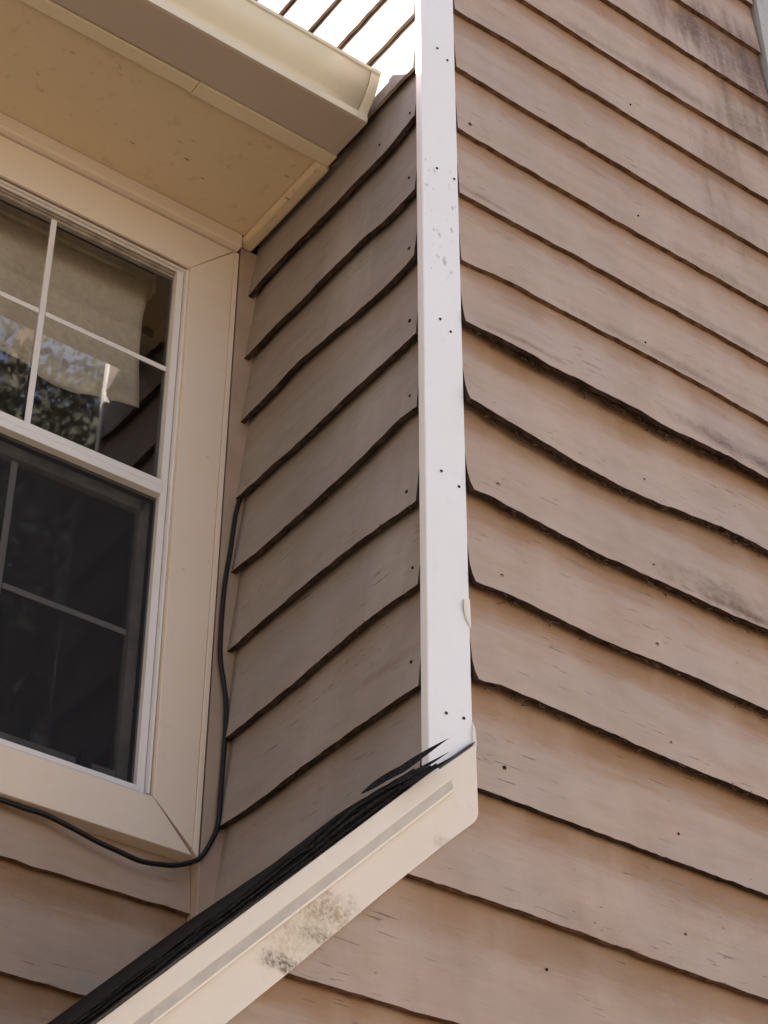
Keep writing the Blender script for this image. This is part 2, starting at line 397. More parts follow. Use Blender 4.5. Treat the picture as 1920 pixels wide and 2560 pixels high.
for i, it in enumerate(allz):
    zb = zfun(it); zt0 = zfun(allz[i-1]) if i else (lambda s: 2.056+.203*13)
    if it[0] == 'm' and i: zt = (lambda s, f=zt0, k=allz[i-1]: f(s)+.024+(1.15*interp(BOW[k[1]], s) if k[0] == 'm' and k[1] in BOW else 0))
    else: zt = (lambda s, f=zt0: f(s)+.024)
    zmin = zb(.1)-.03
    idx = it[1] if it[0] == 'm' else -1
    curl = {8: .002, 9: .004, 10: .010, 11: .009, 12: .009}.get(idx, 0)
    bw = BOW.get(idx)
    sm = xleft(zmin) if zmin < -.6 else .0965
    rows.append(dict(zb=zb, zt=zt, smin=sm, smax=XR, bow=(lambda s, b=bw: interp(b, s) if b else 0.0),
        stiff=4.0, mi=(2 if 8 <= idx <= 13 else 1), foot=(-.004 if 8 <= idx <= 12 else -.0015), top=(.0185 if 9 <= idx <= 13 else .0125), s0=(lambda z, v, c_=curl: xleft(z)+c_*max(0, 1-v/.17)**2), step=.012 if it[0] == 'm' else .05))
wallR = clapboards('front_wall', lambda s, o, z: (s, o, z), rows, [MR, MRAW, MRAWD], None, 'front clapboard wall with warped boards and mildew at its upper right')
H(wallR)
mb = MB()
mb.prism([(.02, -.55), (.0201, 4.6), (XR+.08, 4.6), (XR+.08, GZ-.05), (-1.1, GZ-.05), (-1.1, -1.72), (-.02, -.60)], 1, .021, .06)
H(mb.build('sheathing', MSHEATH)).parent = wallR
bpy.data.objects['sheathing'].matrix_parent_inverse = Matrix.Identity(4)
# fix: wall children use wall-local = world coordinates
def P(o, parent):
    o.parent = parent; return o

# ---- return wall (plane x=0)
MMR = [
[(0.5, 1.9738)], [(0.4, 1.7604)], [(0.1586, 1.5650), (0.3215, 1.5690)],
[(0.0241, 1.3862), (0.2001, 1.3885)],
[(0.017, 1.2051), (0.0344, 1.2021), (0.0797, 1.2055), (0.1627, 1.2022)],
[(0.0134, 1.0486), (0.0354, 1.044), (0.0945, 1.0258), (0.1394, 1.0207), (0.2095, 1.0213), (0.3423, 1.0189), (0.5299, 1.0211), (0.615, 1.0184), (0.6629, 1.0082)],
[(0.0119, 0.8232), (0.06, .815), (0.1293, 0.8127), (0.2162, 0.8235), (0.3413, 0.8235), (0.4358, 0.8197), (0.5237, 0.8226), (0.6594, 0.8152)],
[(0.0138, 0.6353), (0.06, .622), (0.1278, 0.6184), (0.2329, 0.6227), (0.4302, 0.641), (0.5827, 0.6309), (0.6682, 0.6259)],
[(0.016, 0.417), (0.1264, 0.4135), (0.2523, 0.4146), (0.4179, 0.4097), (0.5929, 0.4113), (0.6638, 0.412)],
[(0.0142, 0.2289), (0.0802, 0.2348), (0.125, 0.2265), (0.2469, 0.216), (0.4075, 0.2128), (0.577, 0.2122), (0.6612, 0.217)],
[(0.0165, 0.0042), (0.1234, 0.0145), (0.2418, 0.0231), (0.3579, 0.0236), (0.5199, 0.0219), (0.6687, 0.0175)],
[(0.0151, -0.1826), (0.1221, -0.1759), (0.2364, -0.1765), (0.3864, -0.1864), (0.5447, -0.1911), (0.6397, -0.1927)],
[(0.0175, -0.392), (0.1205, -0.3884), (0.2308, -0.3859), (0.3834, -0.3869), (0.5285, -0.3922), (0.6579, -0.3862)],
[(0.0, -.595)], [(0, -.80)]]
MBOW = {5: [(.02, .0), (.06, .003), (.25, .006), (.66, .003)], 6: [(.02, .0), (.3, .004), (.66, .004)], 7: [(.02, .0), (.1, .002), (.66, .003)], 8: [(.02, 0), (.2, .006), (.5, .003)],
        9: [(.02, 0), (.2, .006), (.5, .003)], 10: [(.02, 0), (.3, .005), (.66, 0)], 11: [(.02, 0), (.3, .003), (.66, 0)], 12: [(.02, 0), (.2, .003), (.66, 0)]}
rows = []
zs = [[(0, 1.9738+.206*k)] for k in range(12, 0, -1)]+MMR
for i, t in enumerate(zs):
    k = i-12; bw = MBOW.get(k); pb = MBOW.get(k-1)
    zb = (lambda s, t=t, b=bw: interp(t, s)-(1.1*interp(b, s) if b else 0))
    zt = (lambda s, t=(zs[i-1] if i else [(0, 1.9738+.206*13)]): interp(t, s)+.026)
    end = .6695 if k > 4 else 1.5
    rows.append(dict(zb=zb, zt=zt, smin=.0245, smax=end, bow=(lambda s, b=bw: interp(b, s) if b else 0.0),
        top=(.0205 if k > 4 else .0115), mi=(1 if k > 4 else 2), th=(.012 if k > 4 else .008), foot=-.002, s0=(lambda z, v, k=k: .0240+(.004*(1-v) if k % 3 == 1 else .0)), step=.012 if k >= 0 else .05))
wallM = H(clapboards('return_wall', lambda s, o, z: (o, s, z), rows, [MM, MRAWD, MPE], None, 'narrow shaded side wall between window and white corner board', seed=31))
mb = MB(); mb.box((.034, .0225, -1.0), (.06, .70, 4.6)); mb.box((.034, .70, 1.0), (.06, 1.5, 4.6)); P(mb.build('sheathing', MSHEATH), wallM)

# ---- window wall (plane y=.69)
rows = []
zs = [1.06, .854, .649, .444, .238, .033, -.172, -.366, -.5665, -.7775, -.985, -1.19, -1.4, -1.6, -1.8, -2.0]
for i, z in enumerate(zs):
    a, b = (-4.0, -1.262) if z > -.4 else (-4.0, -.0335)   # beside the window, or right across below it
    rows.append(dict(zb=(lambda s, z=z: z+fbm(s*2, z, 5)*.003), zt=(lambda s, z=(zs[i-1] if i else 1.15), q=z: z+.02 if q != -.5665 else -.43), smin=a, smax=b,
        bow=lambda s: .002, s0=(lambda z, v, a=a: a), step=.03))
wallW = H(clapboards('window_wall', lambda s, o, z: (s, .692+o, z), rows, [MW, MRAW], None, 'recessed clapboard wall below the window', seed=57))
mb = MB(); mb.box((-4, .7035, -.40), (-.03, .75, GZ)); mb.box((-4, .7035, 1.17), (-1.21, .75, -.40)); mb.box((-.135, .7035, -.40), (0.02, .75, 1.17)); mb.box((-1.21, .7035, 1.03), (-.135, .75, 1.17))
P(mb.build('sheathing', MSHEATH), wallW)
# inside-corner post
mb = MB(); mb.box((-.0325, .667, -1.1), (.0235, .703, 1.15))
H(mb.build('corner_post', plain('post_paint', SB, .6, .3, 8, .1), bevel=.0015))['label'] = 'thin taupe corner strip beside the window casing'

# ---- white corner board: front leaf with slanted foot, side return strip
mb = MB()
mb.prism([(0, 4.6), (0.0, -.572), (.016, -.560), (.0945, -.482), (.0925, 4.6)], 1, .0, .0215)
cb = H(mb.build('corner_board', M_WHITE, bevel=.0025, label='white painted corner board with nail heads and scuffs'))
# peeling caulk flakes on its right edge
def flake(pts, y, curl, parent):
    V = []; n = len(pts)
    for i, (x, z) in enumerate(pts): V.append((x, y-curl*((i % 3)/2.0), z))
    V2 = [(x, yy+.0012, z) for x, yy, z in V]
    F = [list(range(n)), list(range(2*n-1, n-1, -1))]+[[i, (i+1) % n, n+(i+1) % n, n+i] for i in range(n)]
    return P(meshobj('peeling_caulk', V+V2, F, M_PEEL), parent)
flake([(.094, -.19), (.080, -.195), (.078, -.215), (.084, -.235), (.094, -.252)], -.002, .003, cb)
flake([(.092, -.445), (.0965, -.455), (.0985, -.485), (.096, -.515), (.091, -.49)], -.003, .002, cb)

# ---- rake board, upper strip, low roof
mb = MB()
mb.prism([(.0945, -.487), (.0955, -.6), (.0955, -.621), (.092, -.632), (.084, -.642), (.04, -.684), (-.0377, -.7617), (-.0955, -.8203), (-.2636, -.9965), (-.3655, -1.1004), (-1.12, -1.87), (-1.12, -1.70), (-.60, -1.175), (-.03, -.606), (.014, -.5655)], 1, -.008, .0205)
rake = H(mb.build('rake_board', M_CREAM, bevel=.002, label='cream slanted rake board with green-black mildew patch'))
mb = MB()
u = Vector((-.70, -.714)).normalized(); nrm = Vector((-u.y, u.x))   # u runs down the rake, nrm points up off it
A = Vector((-.0155, -.5885))
prof = [(-.0085, .000), (-.032, .000), (-.0325, -.0275), (-.030, -.0295), (-.017, -.044), (-.0165, -.0475), (-.0085, -.0485)]
nrm = Vector((u.y, -u.x)); nrm = nrm if nrm.y > 0 else -nrm
n0 = len(mb.v)
for L in (0, 1.58):
    for y, d in prof:
        q = A+u*(L-(.012+d*-.42 if L == 0 else 0))+nrm*d
        mb.v.append(Vector((q.x, y, q.y)))
m_ = len(prof)
mb.f += [list(range(m_)), list(range(2*m_-1, m_-1, -1))]+[[i, (i+1) % m_, m_+(i+1) % m_, m_+i] for i in range(m_)]; mb.mi += [0, 0]+[1 if i == 3 else 0 for i in range(m_)]
P(mb.build('drip_strip', [paint('strip_paint', (.73, .64, .55), .05, .45), plain('grey_bevel', (.50, .455, .425), .6, .3, 30, .08)], bevel=.0008), rake)  # bevelled lower face takes a greyer, darker tone
# roof: deck and ragged layered shingles
def roofpt(t, y, h):   # t metres down the slope from (0,-.575), h up off the slope
    return Vector((0-.0155, y, -.5885+.004))+Vector((u.x, 0, u.y))*t+Vector((nrm.x, 0, nrm.y))*h
mb = MB()
mb.hexa([roofpt(-.01, -.006, -.02), roofpt(1.57, -.006, -.02), roofpt(1.57, .69, -.02), roofpt(-.01, .69, -.02), roofpt(-.01, -.006, .0), roofpt(1.57, -.006, .0), roofpt(1.57, .69, .0), roofpt(-.01, .69, .0)])
lroof = H(mb.build('low_roof', M_ROOF, label='low roof edge with ragged black shingle layers'))
lift_tab = [(-.1, 1.0), (0, .85), (.07, .95), (.14, 1.25), (.22, 1.5), (.27, 1.35), (.33, 1.0), (.5, .95), (.7, .85), (.9, .8), (1.6, .8)]
for k in range(6):
    V = []; F = []; n = 220; hk = .0042*k
    for i in range(n+1):
        t0_ = (-.005, .004, .03, .022, .045, .035)[k]; t = t0_+(1.57-t0_)*i/n
        f = interp(lift_tab, t)*.68
        rag = fbm(t*6, k*3.1, 0)*.007+fbm(t*45, k*5.1, 2)*.0022
        y0 = -.038+rag+(.000, .005, -.003, .004, -.001, .006)[k]
        h0 = .002+(hk+.0028)*f*1.18+fbm(t*9, k, 7)*.0012*(k+1)*.4
        tabtooth = .004*(1 if (math.sin(t*23+k*1.7) > .93) else 0)
        for yy, hh in ((y0, h0), (y0+.015, h0+.0005), (.30, .002+hk*.8), (.685, .002+hk*.8)):
            V.append(roofpt(t, yy, hh)); V.append(roofpt(t, yy, hh-.0043*f))
    for i in range(n):
        for j in range(3):
            a = (i*4+j)*2; b = a+8
            F.append([a, b, b+2, a+2]); F.append([a+1, a+3, b+3, b+1])
        a = i*8; F.append([a, a+1, a+9, a+8])
    F.append([0, 2, 3, 1]); F.append([2, 4, 5, 3]); F.append([4, 6, 7, 5])
    e = n*8; F.append([e, e+1, e+3, e+2]); F.append([e+2, e+3, e+5, e+4])
    P(meshobj('shingle_layer', V, F, M_SHING), lroof)
# torn shingle slivers at the top end
def sliver(a, b, wd, y, rise, parent=lroof):
    a = Vector(a); b = Vector(b); d = (b-a).normalized(); p = Vector((-d.y, d.x))
    n = 9; V = []; F = []
    for i in range(n+1):
        t = i/n; c_ = a+(b-a)*t+p*math.sin(t*2.2)*rise; wv = wd*(1-t**1.6)*min(1, .15+t*3.2)+.0006+abs(fbm(i*.9, wd*90, 1))*.0015*(1-t)
        yy = y-.010*t
        V += [(c_.x+p.x*wv*.5, yy, c_.y+p.y*wv*.5), (c_.x-p.x*wv*.5, yy-.004, c_.y-p.y*wv*.5), (c_.x-p.x*wv*.5, yy+.0005, c_.y-p.y*wv*.5), (c_.x+p.x*wv*.5, yy+.003, c_.y+p.y*wv*.5)]
    for i in range(n):
        for q in range(4): F.append([i*4+q, i*4+(q+1) % 4, i*4+4+(q+1) % 4, i*4+4+q])
    F += [[0, 3, 2, 1], [n*4, n*4+1, n*4+2, n*4+3]]
    P(meshobj('torn_shingle', V, F, M_SHING), parent)
sliver((-.11, -.640), (.004, -.533), .013, -.038, .003)
sliver((-.15, -.672), (-.028, -.566), .012, -.024, .004)
sliver((-.12, -.664), (-.004, -.562), .009, -.046, -.001)
sliver((-.10, -.660), (.004, -.568), .010, -.050, -.001)
# thin dark bar put in as the gap line under the corner board foot
mb = MB(); mb.hexa([(.005, -.0095, -.5745), (.090, -.0095, -.4895), (.090, .019, -.4895), (.005, .019, -.5745), (.005, -.0095, -.5695), (.090, -.0095, -.4865), (.090, .019, -.4865), (.005, .019, -.5695)])
P(mb.build('foot_gap_line', M_DARK), lroof)
# flaked grey flashing bits along the roof/window wall joint
for i in range(16):
    x = -.25-.03*i+random.uniform(-.008, .008)
    x = random.uniform(-.66, -.30)

# ---- eave over the window: soffit, trims, fascia, gutter, roof
mb = MB(); mb.box((-4, .315, 1.168), (-.0055, .70, 1.182))
soffit = H(mb.build('soffit', M_SOFFIT, label='warm cream plywood soffit speckled with mildew'))
mb = MB()
n = 60
V = []; 
mb.box((-.375, .300, 1.150), (-.012, .338, 1.1675)); mb.box((-4, .3015, 1.1515), (-.3765, .336, 1.1675))
P(mb.build('fascia_strip', paint('strip_cream', (.66, .56, .42), .25, .55), bevel=.0015), soffit)
mb = MB(); mb.box((-.041, .339, 1.1430), (-.0045, .6665, 1.1675)); P(mb.build('side_moulding', M_SOFFIT, bevel=.008), soffit)
mb = MB(); mb.box((-4, .645, 1.1255), (-.0425, .692, 1.1675)); P(mb.build('frieze_strip', M_CASE, bevel=.003), soffit)
mb = MB(); mb.box((-4, .2995, 1.1685), (-.010, .3145, 1.305)); H(mb.build('fascia', M_CREAM))
# gutter
gp = [(.2985, 1.285), (.2985, 1.1555), (.2965, 1.1535), (.186, 1.1535), (.1795, 1.1550), (.1785, 1.1580), (.1785, 1.1700), (.1805, 1.1735), (.1800, 1.178), (.172, 1.190), (.158, 1.206), (.146, 1.224), (.138, 1.243), (.134, 1.256), (.1325, 1.262), (.1285, 1.2635), (.1275, 1.272), (.1300, 1.2745), (.142, 1.2745), (.143, 1.268)]
def gutter_shell(x0, x1, grow, name, mats, parent):
    V = []; F = []; MI = []; n = len(gp)
    ctr = (.23, 1.25)
    seg = 24
    for i in range(seg+1):
        x = x0+(x1-x0)*i/seg
        for s_ in (grow, grow-.0014):
            for q, (y, z) in enumerate(gp):
                a = gp[max(q-1, 0)]; b = gp[min(q+1, n-1)]
                t = Vector((b[0]-a[0], b[1]-a[1])).normalized(); nn = Vector((-t.y, t.x))
                if nn.dot(Vector((y-ctr[0], z-ctr[1]))) < 0: nn = -nn
                sag = fbm(x*3, 2, 2)*.0012
                V.append((x, y+nn.x*s_, z+nn.y*s_+sag))
    for i in range(seg):
        for s_ in (0, 1):
            for q in range(n-1):
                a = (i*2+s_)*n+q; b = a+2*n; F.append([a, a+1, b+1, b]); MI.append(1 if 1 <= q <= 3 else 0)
    for s_, i in ((0, 0), (0, seg)):
        for q in range(n-1):
            a = i*2*n+q; F.append([a, a+1, a+n+1, a+n]); MI.append(0)
    return meshobj(name, V, F, mats, parent, MI, smooth=[(8 <= (V_[0] % n) <= 13) for V_ in F])
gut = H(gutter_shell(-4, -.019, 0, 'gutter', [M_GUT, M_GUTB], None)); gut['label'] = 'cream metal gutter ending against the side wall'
cap = gutter_shell(-.040, -.0165, .0018, 'end_cap', [M_GUT, M_GUTB], gut)
mb = MB(); mb.prism([(y, z) for y, z in gp[1:15]]+[(.2985, 1.262)], 0, -.0165, -.0150); o = mb.build('end_plate', M_GUT); P(o, gut)
# upper roof over the window wing
mb = MB(); mb.prism([(.27, 1.305), (.27, 1.318), (2.6, 2.66), (2.6, 2.645)], 0, -4.3, -.006); H(mb.build('upper_roof', M_ROOF))

# ---- outer corner trim at the right end
mb = MB()
V = []; F = []; n = 60
for i in range(n+1):
    z = GZ+(4.6-GZ)*i/n if False else GZ+(4.6-GZ)*i/n
    e = fbm(z*9, 3, 3)*.003
    V += [(1.166+e, -.010, z), (1.262, -.010, z), (1.262, .020, z), (1.166+e, .020, z)]
for i in range(n):
    for q in range(4): F.append([i*4+q, i*4+(q+1) % 4, i*4+4+(q+1) % 4, i*4+4+q])
H(meshobj('corner_trim', V, F, M_TRIMGREY, label='rough grey lichen-covered trim board at far upper right'))
# side faces closing the volumes
mb = MB(); mb.box((1.235, .0205, GZ), (1.262, 1.5, 4.6)); mb.box((.061, 1.46, 1.5), (1.234, 1.5, 4.6)); mb.box((.03, .061, 4.6), (1.262, 1.5, 4.63)); mb.box((-1.10, .061, GZ), (-1.06, .69, -1.75)); mb.box((1.263, .70, GZ), (5, .75, 1.3)); mb.box((-4.04, .70, GZ), (-4.0, 8, 1.25)); mb.box((4.96, .751, GZ), (5, 8, 1.3)); mb.box((-4, 7.96, GZ), (4.95, 8, 1.3))
H(mb.build('outer_shell', plain('shell_siding', SB, .7, .2, 5, .1)))
mb = MB(); mb.prism([(.27, 1.305), (.27, 1.318), (2.6, 2.66), (2.6, 2.645)], 0, 1.264, 5.2); mb.prism([(2.6, 2.645), (2.6, 2.66), (8.6, 1.10), (8.6, 1.085)], 0, -4.3, 5.2); mb.prism([(1.501, 2.012), (1.501, 2.027), (2.6, 2.66), (2.6, 2.645)], 0, -.005, 1.263)
H(mb.build('back_roof', M_ROOF))

# ---- window
win = H(empty('window')); win['label'] = 'double-hung window with white muntins, cream casing and screened lower sash'
def sk(x, z): return x+.0095*(1.0-z)/1.35*1.35*1.15
class WB(MB):
    def bx(s, x0, x1, y0, y1, z0, z1, mi=0):
        s.hexa([(sk(x0, z0), y0, z0), (sk(x1, z0), y0, z0), (sk(x1, z0), y1, z0), (sk(x0, z0), y1, z0), (sk(x0, z1), y0, z1), (sk(x1, z1), y0, z1), (sk(x1, z1), y1, z1), (sk(x0, z1), y1, z1)], mi)
XL = -1.14
# casing: four mitred boards with a narrow outer bead
wb = WB(); CF, CBk = .665, .703
xo, zo = -.0375, -.4600
def quad_board(p, y0, y1, mb_):
    mb_.hexa([(p[0][0], y0, p[0][1]), (p[1][0], y0, p[1][1]), (p[1][0], y1, p[1][1]), (p[0][0], y1, p[0][1]), (p[3][0], y0, p[3][1]), (p[2][0], y0, p[2][1]), (p[2][0], y1, p[2][1]), (p[3][0], y1, p[3][1])])
xi1, xi0 = -.1620, -.1425   # inner edge, top and bottom
g = .0006
quad_board([(xi0, -.3645+g), (xo-.013, zo+.013+g*2), (xo-.013, 1.122), (xi1, 1.006)], CF, CBk, wb)
quad_board([(xo-.0122, zo+.012), (xo, zo), (xo, 1.122), (xo-.0122, 1.122)], CF-.0012, CBk, wb)
quad_board([(XL-.11, zo), (xo-.013, zo+.0005), (xi0-g, -.3645), (XL, -.3645)], CF, CBk, wb)
quad_board([(XL, 1.006), (xi1-g, 1.006), (xo-.016, 1.122), (XL-.11, 1.122)], CF, CBk, wb)
quad_board([(XL-.11, zo+.001), (XL, -.3640), (XL, 1.006), (XL-.11, 1.122)], CF-.0004, CBk, wb)
P(wb.build('casing', M_CASE, bevel=.0016), win)
# frame (head steps, jambs, sill)
wb = WB()
for x0, x1, y0, y1, z0, z1 in [(XL, -.165, .672, .678, 1.0060, 1.0130), (XL, -.165, .681, .687, 1.0040, 1.010), (XL, -.165, .689, .695, 1.0010, 1.0080),
        (-.1650, -.1600, .676, .705, -.355, 1.010), (-.1830, -.1665, .688, .712, -.352, 1.010), (XL, -.1835, .676, .712, -.358, -.3455), (XL, XL+.02, .688, .712, -.352, 1.010)]:
    wb.bx(x0, x1, y0, y1, z0, z1)
P(wb.build('frame', M_SASH, bevel=.0012), win)
wb = WB(); wb.bx(XL-.02, -.150, .7170, .7185, .997, 1.03); wb.bx(-.1659, -.150, .7125, .7145, -.37, 1.0)
P(wb.build('gasket', M_DARK), win)
# upper sash
up = P(empty('upper_sash'), win); 
wb = WB(); wb.bx(XL+.021, -.184, .684, .700, .372, .3905); wb.bx(XL+.021, -.184, .682, .712, .3515, .3705)
P(wb.build('meeting_rail', M_SASH, bevel=.0012), up)
wb = WB(); wb.bx(XL+.02, -.184, .698, .716, .9965, 1.004); wb.bx(XL+.02, -.184, .703, .716, .9890, .9960)
P(wb.build('top_rail', M_RAIL, bevel=.001), up)
xs = [-.4935, -.812]
for x in xs: 
    wb = WB(); wb.bx(x-.0075, x+.0065, .7005, .704, .391, .9885); P(wb.build('muntin', M_SASH, bevel=.001), up)
for a, b in ((XL+.021, -.8205), (-.8045, -.5020), (-.486, -.1845)):
    wb = WB(); wb.bx(a, b, .7005, .704, .7040, .7165); P(wb.build('muntin', M_SASH, bevel=.001), up)
def pane(x0, x1, y, z0, z1, parent, dx=0.0, dz=0.0):
    q = [(sk(x0, z0), y, z0), (sk(x1, z0), y+dx, z0), (sk(x1, z1), y+dx+dz, z1), (sk(x0, z1), y+dz, z1)]
    P(meshobj('pane', q, [[0, 1, 2, 3]], M_GLASS), parent)
pane(XL+.01, -.180, .7095, .365, .998, up, dx=-.0015, dz=-.0035)
# lower sash behind the screen
lo = P(empty('lower_sash'), win)
wb = WB(); wb.bx(XL+.02, -.197, .726, .752, .325, .3535); wb.bx(-.207, -.184, .726, .752, -.335, .353); wb.bx(XL+.02, -.208, .726, .752, -.335, -.300)
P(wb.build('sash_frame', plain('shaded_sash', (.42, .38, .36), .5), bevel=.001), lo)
for x in xs: wb = WB(); wb.bx(x-.0075, x+.0065, .7360, .7395, -.299, .324); P(wb.build('muntin', M_SASH, bevel=.001), lo)
for a, b in ((XL+.021, -.8205), (-.8045, -.5020), (-.486, -.2080)):
    wb = WB(); wb.bx(a, b, .7360, .7395, .0165, .0295); P(wb.build('muntin', M_SASH, bevel=.001), lo)
pane(XL+.01, -.206, .743, -.32, .345, lo)
wb = WB(); wb.bx(-.298, -.272, .704, .724, -.325, -.299); P(wb.build('latch', M_DARK, bevel=.002), lo)
# screen
wb = WB(); wb.bx(XL+.021, -.184, .7010, .7014, -.345, .351); sc_ = P(wb.build('insect_screen', M_SCREEN), win)
# inner room
mb = MB()
mb.box((-1.3, 3.0, -.9), (0.1, 3.04, 1.4)); mb.box((-1.34, .76, -.9), (-1.3, 3.0, 1.4)); mb.box((.1, 1.502, -.9), (.14, 3.0, 1.4)); mb.box((-1.3, .76, 1.4), (.1, 3.0, 1.44)); mb.box((-1.3, .76, -.94), (.1, 3.0, -.9)); mb.box((-.11, .76, -.9), (-.07, 1.5, 1.4))
H(mb.build('room', M_ROOM))

# ---- roller blind inside (a thing of its own)
bl = empty('roller_blind', (-.65, .80, .62)); bl['label'] = 'pale drooping roller blind behind the upper window panes'; bl['category'] = 'blind'
V = []; F = []; n = 60; m = 24
bot = [(-1.10, .69), (-.80, .70), (-.60, .665), (-.532, .6516), (-.4739, .648), (-.4328, .6293), (-.3935, .622), (-.3451, .6246), (-.3015, .6405), (-.2368, .6553), (-.1899, .6604)]
for i in range(n+1):
    t = i/n
    for j in range(m+1):
        v = j/m
        xr = interp([(0, -.192), (.3, -.204), (.6, -.203), (1, -.190)], v); x = -1.10+(xr+1.10)*t
        z = 1.037+(interp(bot, x)-1.037)*v
        V.append((x+.65, fbm(x*4, z*3, 5)*.006*v, z-.62))
for i in range(n):
    for j in range(m): a = i*(m+1)+j; F.append([a, a+m+1, a+m+2, a+1])
o = P(meshobj('fabric', V, F, M_BLIND, smooth=True), bl); md = o.modifiers.new('s', 'SOLIDIFY'); md.thickness = .0012
mb = MB(); mb.box((-1.11+.65, -.012, 1.036-.62), (-.192+.65, .004, 1.062-.62)); mb.box((-.1915+.65, -.014, 1.005-.62), (-.183+.65, .02, 1.064-.62))
P(mb.build('headrail', plain('headrail_paint', (.66, .58, .42), .5), bevel=.002), bl)

# ---- cable
cp = [(.004, 0.662, 0.4094), (-0.0002, 0.657, 0.3994), (-0.0077, 0.657, 0.3529), (-0.0148, 0.657, 0.2548), (-0.0221, 0.657, 0.1798), (-0.0251, 0.657, 0.0883), (-0.0227, 0.657, -0.0083), (-0.0118, 0.657, -0.0612), (-0.0037, 0.655, -0.1145), (-0.0014, 0.655, -0.1964), (-0.0032, 0.655, -0.3129), (-0.0051, 0.655, -0.3828), (-0.016, 0.655, -0.4203), (-0.0354, 0.655, -0.46), (-0.0554, 0.656, -0.4782), (-0.0877, 0.658, -0.494), (-0.1203, 0.66, -0.5015), (-0.161, 0.6625, -0.5058), (-0.2022, 0.665, -0.4997), (-0.2473, 0.6677, -0.4924), (-0.2924, 0.6705, -0.4813), (-0.3491, 0.674, -0.4697), (-0.3962, 0.677, -0.4676), (-0.4428, 0.680, -0.4656), (-.55, .68, -.470), (-.8, .68, -.476), (-1.3, .68, -.47)]
def catmull(P_, k=6):
    P_ = [Vector(p) for p in P_]; out = []
    for i in range(len(P_)-1):
        p0 = P_[max(i-1, 0)]; p1 = P_[i]; p2 = P_[i+1]; p3 = P_[min(i+2, len(P_)-1)]
        for j in range(k):
            t = j/k; out.append(.5*((2*p1)+(p2-p0)*t+(2*p0-5*p1+4*p2-p3)*t*t+(3*p1-p0-3*p2+p3)*t**3))
    out.append(P_[-1]); return out
mb = MB(); mb.tube(catmull(cp), .0050, 12)
cab = mb.build('cable', M_CABLE, smooth=True); cab['label'] = 'black cable looping down beside and under the window casing'; cab['category'] = 'cable'

# ---- nails
def nail_mesh():
    V = [(0, 0, -.0004)]; F = []; k = 10
    for r, d in ((.0017, -.0004), (.0030, -.0003), (.0032, .0012)):
        for q in range(k): a = 2*math.pi*q/k; V.append((r*math.cos(a), r*math.sin(a), d))
    for q in range(k): F.append([0, 1+q, 1+(q+1) % k])
    for g_ in range(2):
        for q in range(k): a = 1+g_*k+q; b = 1+g_*k+(q+1) % k; F.append([a, a+k, b+k, b])
    me = bpy.data.meshes.new('nail'); me.from_pydata(V, [], F); me.materials.append(M_NAIL); return me
NM = nail_mesh()
def nail(p, nvec, parent, sc=1.0):
    o = bpy.data.objects.new('nail', NM); COL.objects.link(o); o.location = p
    o.rotation_euler = Vector(nvec).to_track_quat('-Z', 'Y').to_euler(); o.parent = parent; o.scale = (sc, sc, 1)
dg = bpy.context.evaluated_depsgraph_get(); bpy.context.view_layer.update()
def surf(o, origin, d):
    hit, loc, nn, idx = o.ray_cast(Vector(origin), Vector(d)); return loc if hit else None
for x, z in [(0.1313, 1.0829), (0.1615, -0.5091), (0.1627, 0.3034), (0.168, 0.1063), (0.1701, -0.1037), (0.1751, 0.5035), (0.2374, -0.857), (0.5491, -0.1036), (0.5514, -0.7018), (0.5549, 0.3008), (0.5579, 0.0885), (0.5583, -0.3156), (0.5596, 0.5051), (0.5601, -0.5067), (0.6028, 0.6988), (0.6227, 1.101), (0.6352, 1.49)]:
    p = surf(wallR, (x, -1, z), (0, 1, 0))
    if p: nail((x+.0, p.y-.0004, z+p.y*1.1), (0, 1, 0), wallR, random.uniform(.75, 1.35))
for x, z in [(0.0358, 0.0744), (0.0374, -0.4456), (0.0377, 0.8843), (0.0392, 0.4568), (0.0446, 1.2734), (0.0645, 0.4367), (0.0721, 1.2526), (0.075, -0.4421), (0.0764, 0.0568), (0.083, 0.8805)]:
    nail((x, -.0004, z), (0, 1, 0), cb, .9)
for y, z in [(0.0419, 1.0688), (0.0445, -0.1365), (0.0482, 0.4659), (0.0484, 0.6657), (0.0493, 0.2717), (0.0501, 0.8734), (0.0505, -0.3336), (0.0592, 0.0464), (0.1545, 1.0683)]:
    p = surf(wallM, (-1, y, z), (1, 0, 0))
    if p: nail((p.x-.0004, y, z+p.x*1.1), (1, 0, 0), wallM, random.uniform(.8, 1.5))

# ---- nest debris packed in the open laps
mb = MB()
def debris(idx, a, b, cnt, mbx):
    for _ in range(cnt):
        x = random.uniform(a, b); z = interp(RR[idx], x)+random.uniform(-.014, .002)-1.15*interp(BOW[idx], x)*.5
        y = random.uniform(-.006, .006); pts = []
        d = Vector((random.choice((-1, 1)), random.uniform(-.25, .25), random.uniform(-.5, .5)))
        p = Vector((x, y, z)); L = random.uniform(.006, .022)
        for i in range(5): pts.append(p.copy()); p += d.normalized()*L/4; d += Vector((random.uniform(-.5, .5), random.uniform(-.3, .3), random.uniform(-.9, .9)))
        mbx.tube(pts, random.uniform(.0006, .0016), 5)
debris(8, .11, 1.12, 260, mb); debris(9, .11, .9, 110, mb); debris(10, .11, .9, 70, mb); debris(11, .11, .85, 60, mb); debris(12, .11, .85, 60, mb)
o = P(mb.build('nest_debris', M_DEBRIS, smooth=True), wallR); o['kind'] = 'stuff'
mb = MB()
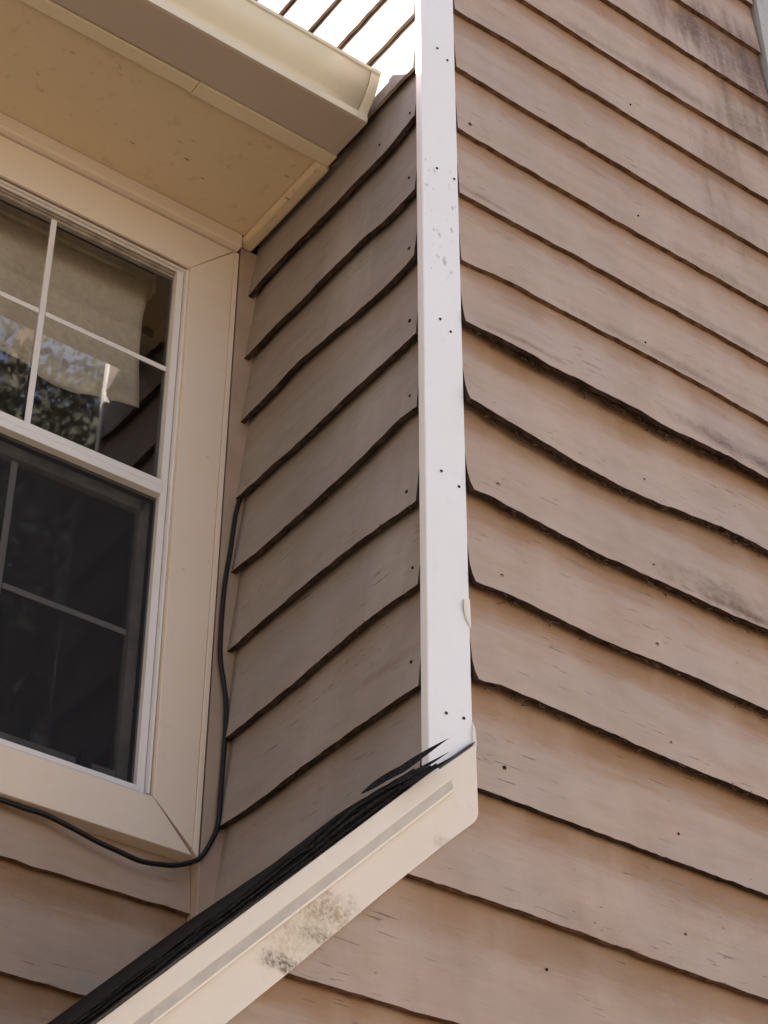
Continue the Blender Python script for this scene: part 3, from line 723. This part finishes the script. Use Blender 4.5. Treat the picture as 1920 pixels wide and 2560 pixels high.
for k in (5, 6, 8, 9, 10, 11, 12):
    for _ in range(34):
        y = random.uniform(.03, .45); z = interp(MMR[k], y)+random.uniform(-.010, .001); p = Vector((random.uniform(-.003, .006), y, z))
        d = Vector((random.uniform(-.2, .2), random.choice((-1, 1)), random.uniform(-.6, .6))); pts = []; L = random.uniform(.004, .014)
        for i in range(4): pts.append(p.copy()); p += d.normalized()*L/3; d += Vector((random.uniform(-.2, .2), random.uniform(-.4, .4), random.uniform(-.9, .9)))
        mb.tube(pts, random.uniform(.0005, .0012), 5)
o = P(mb.build('nest_debris', M_DEBRIS, smooth=True), wallM); o['kind'] = 'stuff'

# ------------------------------------------------------------------ trees across the yard (seen mirrored in the panes), plus unseen ones added for shade
M_BARK = plain('bark', (.16, .12, .09), .9, .1, 12, .5)
def leafmat(nm, c_):
    k = NT(nm); nz = k.noise((.8, .8, .8), 1, 3); col = k.mix(k.ramp(nz, .35, .65), tuple(v*.6 for v in c_), tuple(v*1.5 for v in c_))
    k.b.inputs['Transmission Weight'].default_value = 0
    return k.out(col, .6, .3)
def tree(loc, h, rad, nleaf, seed, label, c_):
    rnd = random.Random(seed)
    root = empty('tree', loc); root['label'] = label; root['category'] = 'tree'; root['group'] = 'trees across the yard'
    mb = MB(); P0 = [Vector((fbm(i*.4, seed, 0)*.5*i/8, fbm(i*.4, seed, 5)*.5*i/8, h*.9*i/8)) for i in range(9)]
    mb.tube(P0, .2, 10, radii=[.28-.028*i for i in range(9)])
    tips = []
    for b in range(34):
        t = rnd.uniform(.22, .95); base = P0[int(t*8)]; an = rnd.uniform(0, 6.283); L = rad*(1.15-t)*rnd.uniform(.6, 1.2)+.6
        d = Vector((math.cos(an), math.sin(an), rnd.uniform(.05, .6))); pts = [base+d*L*i/5+Vector((0, 0, .05*i*i*L*.06)) for i in range(6)]
        mb.tube(pts, .05, 6, radii=[.08*(1-t)+.03-.006*i for i in range(6)])
        tips += pts[2:]
    P(mb.build('trunk', M_BARK, smooth=True), root)
    V = []; F = []
    for _ in range(nleaf):
        c0 = rnd.choice(tips); p = c0+Vector((rnd.gauss(0, .42), rnd.gauss(0, .42), rnd.gauss(0, .34))); sz = rnd.uniform(.03, .075) if nleaf > 25000 else rnd.uniform(.05, .12)
        a = Vector((rnd.uniform(-1, 1), rnd.uniform(-1, 1), rnd.uniform(-1, 1))).normalized(); b = a.orthogonal().normalized()
        n_ = len(V); V += [p-a*sz, p+b*sz*.5, p+a*sz, p-b*sz*.5]; F.append([n_, n_+1, n_+2, n_+3])
    P(meshobj('crown', V, F, leafmat('leaf_%s' % seed, c_)), root)
for loc, h, rad, nl, sd, lb, c_ in [
    ((3.9, -10.5, GZ), 20, 3.4, 42000, 3, 'tall leafy tree across the yard, mirrored in the upper panes', (.05, .053, .04)),
    ((8.5, -13.0, GZ), 20, 3.8, 26000, 5, 'tallest dark tree at the right of the yard, mirrored in the lower sash', (.045, .052, .035)),
    ((-.5, -17.0, GZ), 15.0, 3.6, 10000, 8, 'yellowing tree at the left of the yard, behind the others', (.10, .10, .035)),
    ((-5.4, -3.6, GZ), 14.0, 3.6, 24500, 12, 'unseen dense tree added close beside the house to shade the return wall', (.05, .065, .03)),  # this and the next two: unseen occluders added to darken the return wall
    ((-6.0, -10.5, GZ), 15.0, 4.2, 18000, 15, 'unseen dense tree added farther out to shade the return wall', (.05, .07, .03)),
    ((-13.5, -3.5, GZ), 8.0, 3.4, 16000, 19, 'unseen lower bushy tree added on the window side to shade the return wall', (.06, .07, .03))]:
    tree(loc, h, rad, nl, sd, lb, c_)
